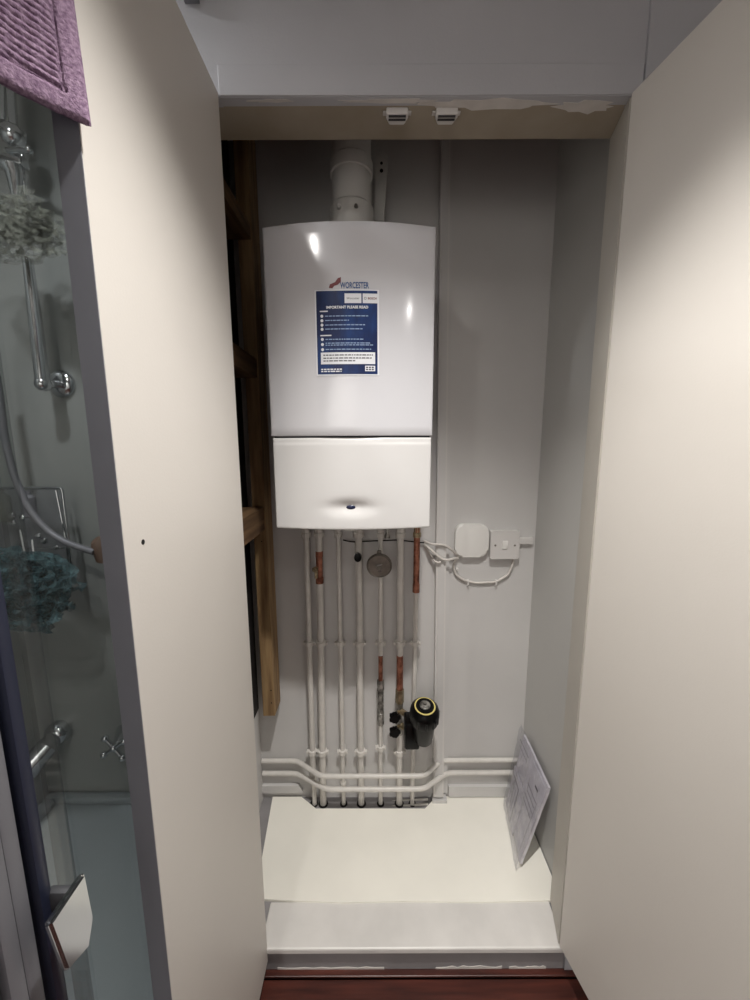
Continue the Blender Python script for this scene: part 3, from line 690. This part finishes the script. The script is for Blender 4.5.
# =====================================================================  PACKET OF PAPERS
c0 = PZ(522.5, 872, ZS + .003); c1 = Vector((.494, 1.208, ZS + .003))
t0 = PX(556, 786, XR - .006); t1 = t0 + (c1 - c0)
t1 = Vector((XR - .006, t0.y + (c1.y - c0.y), t0.z + .012))
c0 = Vector((c0.x, c0.y, ZS + .003))
ud = (c1 - c0); vd = (t0 - c0)
def packet(u, v, w_): 
    p_ = c0*(1-u)*(1-v) + c1*u*(1-v) + t0*(1-u)*v + t1*u*v; n_ = ud.cross(vd).normalized()
    if n_.x > 0: n_ = -n_
    return p_ + n_*w_
th = thing('papers_packet', tuple((c0 + c1)/2), 'clear plastic packet of instruction papers leaning on the right wall', 'packet')
def sheet(u0, u1, v0, v1, base, amp, seed, th_, nu=36, nv=44):
    b = bmesh.new(); g = []
    for i in range(nu+1):
        row = []
        for j in range(nv+1):
            u, v = u0 + (u1-u0)*i/nu, v0 + (v1-v0)*j/nv
            k_ = abs(noise.noise(Vector((u*5 + seed, v*5, seed)))) + .5*abs(noise.noise(Vector((u*13, v*9 + seed, 3))))
            row.append(b.verts.new(packet(u, v, base + amp*k_)))
        g.append(row)
    for i in range(nu):
        for j in range(nv): b.faces.new((g[i][j], g[i+1][j], g[i+1][j+1], g[i][j+1]))
    r_ = bmesh.ops.extrude_face_region(b, geom=list(b.faces)); n_ = ud.cross(vd).normalized(); n_ = -n_ if n_.x > 0 else n_
    for v in r_['geom']:
        if isinstance(v, bmesh.types.BMVert): v.co -= n_*th_
    return b
link('booklet', sheet(.05, .95, .04, .93, .010, .002, 2.0, .008, 10, 10), M['paper'], th, smooth=True)
link('folded_sheet', sheet(.45, .97, .02, .52, .014, .003, 5.0, .002, 14, 14), M['paper'], th, smooth=True)
link('leaflet', sheet(.04, .50, .42, .90, .014, .003, 9.0, .002, 14, 14), M['paper'], th, smooth=True)
pr = []
def strip(u0, v0, u1, v1, wd):
    b = bmesh.new(); n_ = 8
    du, dv = u1-u0, v1-v0; l_ = math.hypot(du, dv); px_, py_ = -dv/l_*wd, du/l_*wd; g = []
    for i in range(n_+1):
        t = i/n_; g.append([b.verts.new(packet(u0 + du*t + s_*px_, v0 + dv*t + s_*py_, .0185)) for s_ in (-1, 1)])
    for i in range(n_): b.faces.new((g[i][0], g[i+1][0], g[i+1][1], g[i][1]))
    return b
for a in [(.62, .05, .62, .45, .008), (.62, .45, .95, .45, .006), (.70, .12, .70, .40, .004), (.78, .10, .78, .36, .004), (.86, .12, .86, .38, .003),
          (.12, .50, .44, .50, .004), (.12, .56, .44, .56, .004), (.12, .62, .40, .62, .004), (.12, .68, .44, .68, .004), (.16, .78, .26, .78, .012),
          (.60, .80, .93, .80, .003), (.60, .86, .95, .86, .004), (.10, .12, .10, .70, .003)]: pr.append(strip(*a))
link('printed_lines', merge(pr), M['print_'], th, kind='stuff')
link('plastic_sleeve', sheet(-.02, 1.0, 0, 1.02, .021, .007, 12.0, .0004, 60, 70), M['film'], th, smooth=True)

# =====================================================================  TOWEL
def tw_path(u):                        # plan position, u metres from the right edge
    pts = [(-.283, .428), (-.300, .412), (-.318, .390), (-.331, .362), (-.334, .320), (-.335, .270), (-.335, .20), (-.335, .14)]
    acc = 0
    for a_, b_ in zip(pts, pts[1:]):
        l_ = math.dist(a_, b_)
        if u <= acc + l_ or b_ is pts[-1]:
            t = (u - acc)/l_; return Vector((a_[0] + (b_[0]-a_[0])*t, a_[1] + (b_[1]-a_[1])*t, 0)), Vector((b_[1]-a_[1], -(b_[0]-a_[0]), 0)).normalized()
        acc += l_
nu, nv = 150, 290; W_, T0, T1 = .27, H + .316, H + .602
b = bmesh.new(); g = []
for i in range(nu+1):
    u = W_*i/nu; row = []
    for j in range(nv+1):
        v = j/nv; p_, n_ = tw_path(u)
        if n_.x < 0: n_ = -n_
        bot = T0 + .004*math.exp(-u/.02)*0 - .006*math.exp(-((u - .10)/.05)**2)
        z = bot + (T1 - bot)*v; h_ = z - bot
        ribs = (u > .020 + .0*h_) and h_ > .022
        o_ = 0
        if ribs:
            ph_ = ((z + .0012*noise.noise(Vector((u*12, z*12, 0))))/.0060) % 1.0
            o_ = .0019*(abs(math.sin(math.pi*ph_))**.6)
        else: o_ = .0030
        o_ -= .0035*math.exp(-((u - .020)/.0016)**2)*(1 if h_ > .018 else 0)
        o_ -= .0035*math.exp(-((h_ - .021)/.0018)**2)*(1 if u > .018 else 0)
        e_ = min(u, h_); o_ -= .004*math.exp(-e_/.0025)
        o_ += .0007*noise.noise(Vector((u*420, z*420, 1))) + .002*noise.noise(Vector((u*10, z*6, 2)))
        sh = .085*h_ if h_ < .2 else .085*.2
        q_ = p_ + n_*(o_ + .002) + Vector((-sh*math.exp(-u/.05)*.75, sh*.35*math.exp(-u/.05), 0))
        row.append(b.verts.new((q_.x, q_.y, z)))
    g.append(row)
for i in range(nu):
    for j in range(nv): b.faces.new((g[i][j], g[i+1][j], g[i+1][j+1], g[i][j+1]))
ext = bmesh.ops.extrude_face_region(b, geom=list(b.faces))
for v in ext['geom']:
    if isinstance(v, bmesh.types.BMVert):
        v.co.x -= .0045; v.co.y -= .001
# over the top of the glass and a short fall behind it
prev = [g[i][-1] for i in range(nu+1)]
top_b = B(); 
xs = [tw_path(W_*i/30)[0] for i in range(31)]
bb = bmesh.new(); gg = []
for p_ in xs:
    if p_.y > .375: continue
    arc = [(p_.x + .004, T1 - .004), (p_.x + .003, T1 + .012), (p_.x - .010, T1 + .022), (XG - .012, T1 + .018), (XG - .020, T1), (XG - .022, T1 - .14)]
    gg.append([bb.verts.new((x_, p_.y, z_)) for x_, z_ in arc])
for a_, c_ in zip(gg, gg[1:]):
    for k_ in range(5): bb.faces.new((a_[k_], a_[k_+1], c_[k_+1], c_[k_]))
ex = bmesh.ops.solidify(bb, geom=list(bb.faces), thickness=.004)
me = bpy.data.meshes.new('m'); bb.to_mesh(me); b.from_mesh(me); bb.free(); bpy.data.meshes.remove(me)
o = link('bath_towel', b, M['towel'], smooth=True)
tag(o, 'ribbed mauve towel hanging over the glass screen at the top left', 'towel')

# =====================================================================  SHOWER FITTINGS (seen through the glass)
Yw = SW - .001
def flange(c, r_, d_): return B().lathe(c, (0, 1, 0), [(-d_, r_*.35), (-d_, r_*.55), (-d_*.6, r_*.9), (-.004, r_), (0, r_)], 28)
q = P(62, 384, Yw); th = thing('shower_rail', tuple(q), 'chrome shower rail with round wall flange behind the glass', 'shower rail')
link('wall_flange', flange(q, .042, .018), M['chrome'], th, smooth=True)
e_ = P(43, 384, 1.12); link('bracket', B().tube([q, e_], .012, 14).ball(e_, .021), M['chrome'], th, smooth=True)
link('rail', B().tube([e_, P(36, 325, 1.12), P(27.5, 258, 1.12)], [.018, .016, .012], 18), M['chrome'], th, smooth=True)
q = P(12, 135, 1.10); th = thing('shower_valve', tuple(q), 'chrome shower mixer fitting high behind the glass', 'shower fitting')
link('body', B().tube([P(14, 128, 1.10), P(11, 143, 1.10)], [.026, .022], 18).ball(P(13, 136, 1.09), .027).box(P(0, 172, 1.11), P(19, 152, 1.08), .006), M['chrome'], th, smooth=True)
link('spout', B().tube([P(12, 168, 1.09), P(15, 176, 1.09), P(16, 196, 1.09)], [.024, .018, .010], 16), M['chrome'], th, smooth=True)
link('lever', B().tube([P(8, 150, 1.08), P(28, 150, 1.06)], .007, 12).ball(P(29, 150, 1.06), .009), M['chrome'], th, smooth=True)
link('wall_stem', B().tube([P(12, 138, 1.10), P(10, 142, Yw)], .010, 12), M['chrome'], th, smooth=True)
o = link('riser_pipe', B().tube([P(2.5, 132, 1.125), P(3, 60, 1.125)], .008, 12), M['chrome'], smooth=True); tag(o, 'left chrome riser pipe running up from the shower mixer', 'pipe', 'shower risers')
o = link('riser_pipe', B().tube([P(14, 132, 1.125), P(9, 60, 1.125)], .010, 12), M['chrome'], smooth=True); tag(o, 'right chrome riser pipe running up from the shower mixer', 'pipe', 'shower risers')
o = link('thin_rod', B().tube([P(22, 150, 1.10), P(25, 197, 1.10)], .004, 10).ball(P(23.5, 176, 1.10), .006), M['chrome'], smooth=True); tag(o, 'thin chrome rod hanging from the shower mixer lever', 'rod')
pts = [P(x, y_, 1.08) for x, y_ in ((-8, 350), (0, 400), (5, 440), (14, 476), (28, 508), (46, 530), (66, 543), (94, 552))]
hs = thing('shower_hose', tuple(pts[-1]), 'grey shower hose curving down behind the glass', 'hose')
link('hose', B().tube(rnd_path(pts, .03, 4), .0095, 14), M['alu'], hs, smooth=True)
link('end_fitting', B().tube([P(95, 540, 1.09), P(101, 544, 1.10), P(108, 556, 1.12)], [.014, .028, .034], 14), M['tan'], hs, smooth=True)
# wire rack
th = thing('shower_rack', tuple(P(40, 560, 1.14)), 'chrome wire shower rack hung with trinkets behind the glass', 'rack')
Yr = 1.13
fr_ = [P(-30, 488, Yr), P(62, 488, Yr), P(68, 535, Yr), P(74, 580, Yr), P(-18, 580, Yr)]
link('frame', B().tube(rnd_path(fr_, .01, 3), .0045, 10).tube([P(56, 490, Yr), P(66, 540, Yr), P(70, 578, Yr)], .003, 8), M['chrome'], th, smooth=True)
link('back_panel', B().box((fr_[0].x, 1.150, fr_[3].z), (P(64, 520, 1.15).x, 1.154, fr_[0].z)), M['film'], th)
for k_ in range(5):
    a_ = P(-20, 500 + 16*k_, Yr); b_ = P(63 + 2.4*k_, 500 + 16*k_, Yr)
    if k_ > 2: link('wire', B().tube([a_, b_], .0022, 8), M['chrome'], th, smooth=True)
for (px, py, r_) in ((12, 516, .012), (13, 523, .010), (44, 541, .012), (38, 536, .009), (56, 548, .010), (22, 518, .009)):
    q = P(px, py, 1.115); link('trinket', B().ball(q, r_, (1, .6, .8), 10).ball(q + Vector((.008, -.004, .006)), r_*.5, (1, 1, 1), 8), M['chrome'], th, smooth=True)
for i, (px, py, w2, h2, m_, lab) in enumerate(((10, 490, 16, 30, 'sheer', 'pale shampoo bottle standing in the shower rack'), (37, 492, 11, 24, 'alu', 'grey tube standing in the shower rack'))):
    a_ = P(px - w2/2, py + h2, 1.105); b_ = P(px + w2/2, py - 2, 1.14)
    c_ = P(px, py + h2, 1.12)
    hh = P(px, py - 2, 1.12).z - c_.z; rr = (P(px + w2/2, py, 1.12).x - P(px, py, 1.12).x)
    o = link('shampoo_bottle', B().lathe((c_.x, 1.100, c_.z), (0, 0, 1), [(0, rr*.8), (.004, rr), (hh*.75, rr), (hh*.85, rr*.5), (hh, rr*.45)], 20), M[m_], smooth=True); tag(o, lab, 'bottle')
# loofahs
def puff(c, R0, sc_, n_, m_, name, lab, seed, lw=.0045):
    rnd = random.Random(seed); b = bmesh.new()
    for k_ in range(n_):
        ax_ = Vector((rnd.gauss(0, 1), rnd.gauss(0, 1), rnd.gauss(0, 1))).normalized()
        off = Vector((rnd.uniform(-.5, .5), rnd.uniform(-.4, .3), rnd.uniform(-.5, .5)))*R0
        x_ = ax_.orthogonal().normalized(); y_ = ax_.cross(x_); r1 = R0*rnd.uniform(.35, .7); f_ = rnd.randint(7, 13); ph_ = rnd.uniform(0, 6); sg = 60; prev = None; first = None
        for i in range(sg):
            a_ = 2*math.pi*i/sg; wob = R0*.10*math.sin(f_*a_ + ph_)
            ro = r1*(1 + .12*math.sin(3*a_ + ph_)); d_ = x_*math.cos(a_) + y_*math.sin(a_)
            pi_ = d_*ro*.80 + off; po = d_*ro + ax_*wob + off
            f3 = lambda v: Vector((v.x*sc_[0], v.y*sc_[1], v.z*sc_[2])) + c
            cur = (b.verts.new(f3(pi_)), b.verts.new(f3(po)))
            if prev: b.faces.new((prev[0], prev[1], cur[1], cur[0]))
            else: first = cur
            prev = cur
        b.faces.new((prev[0], prev[1], first[1], first[0]))
    bmesh.ops.solidify(b, geom=list(b.faces), thickness=.0012)
    th_ = thing(name, tuple(c), lab, 'bath puff')
    link('net', b, m_, th_, smooth=True); return th_
c = P(30, 588, 1.03)
pu = puff(c, .125, (1.1, .7, .85), 110, M['teal'], 'bath_puff', 'teal net bath puff hanging from the shower rack', 3)
link('cord', B().tube([P(20, 530, 1.10), P(24, 550, 1.08), c + Vector((-.01, 0, .05))], .0022, 8).tube([P(32, 540, 1.10), P(34, 558, 1.07), c + Vector((.01, 0, .04))], .0022, 8), M['white2'], pu, smooth=True)
link('loop', B().torus(P(56, 596, 1.03), (0, 1, 0), .022, .0022, 24), M['teal'], pu, smooth=True)
c = P(18, 228, 1.02)
pu = puff(c, .105, (1.2, .5, .75), 60, M['sheer'], 'bath_puff', 'pale sheer bath puff below the shower mixer', 11)
# lower spout and cross-head tap
q = P(62, 730, Yw); th = thing('shower_spout', tuple(q), 'chrome spout on a round wall flange low behind the glass', 'spout')
link('wall_flange', B().lathe(q, (-.2, -1, .1), [(0, .040), (.02, .040), (.034, .034), (.042, .022), (.046, .01)], 28), M['chrome'], th, smooth=True)
link('spout', B().tube([q + Vector((-.004, -.03, -.004)), P(46, 748, 1.12), P(26, 771, 1.08)], [.026, .034, .038], 18), M['chrome'], th, smooth=True)
q = P(123, 730, Yw); th = thing('cross_head_tap', tuple(q), 'chrome cross-head tap low on the shower wall', 'tap')
link('body', B().tube([q, P(119, 740, 1.15), P(115, 747, 1.12)], [.022, .016, .010], 16), M['chrome'], th, smooth=True)
c = P(114, 748, 1.115); b = B().ball(c, .012)
for k_ in range(4):
    a_ = R(35 + 90*k_); d_ = Vector((math.cos(a_), 0, math.sin(a_)))*.044; b.tube([c, c + d_], .0065, 10); b.ball(c + d_, .0115, seg=12)
link('cross_handle', b, M['chrome'], th, smooth=True)
for o in bpy.data.objects:
    if '_loc' in o: del o['_loc']
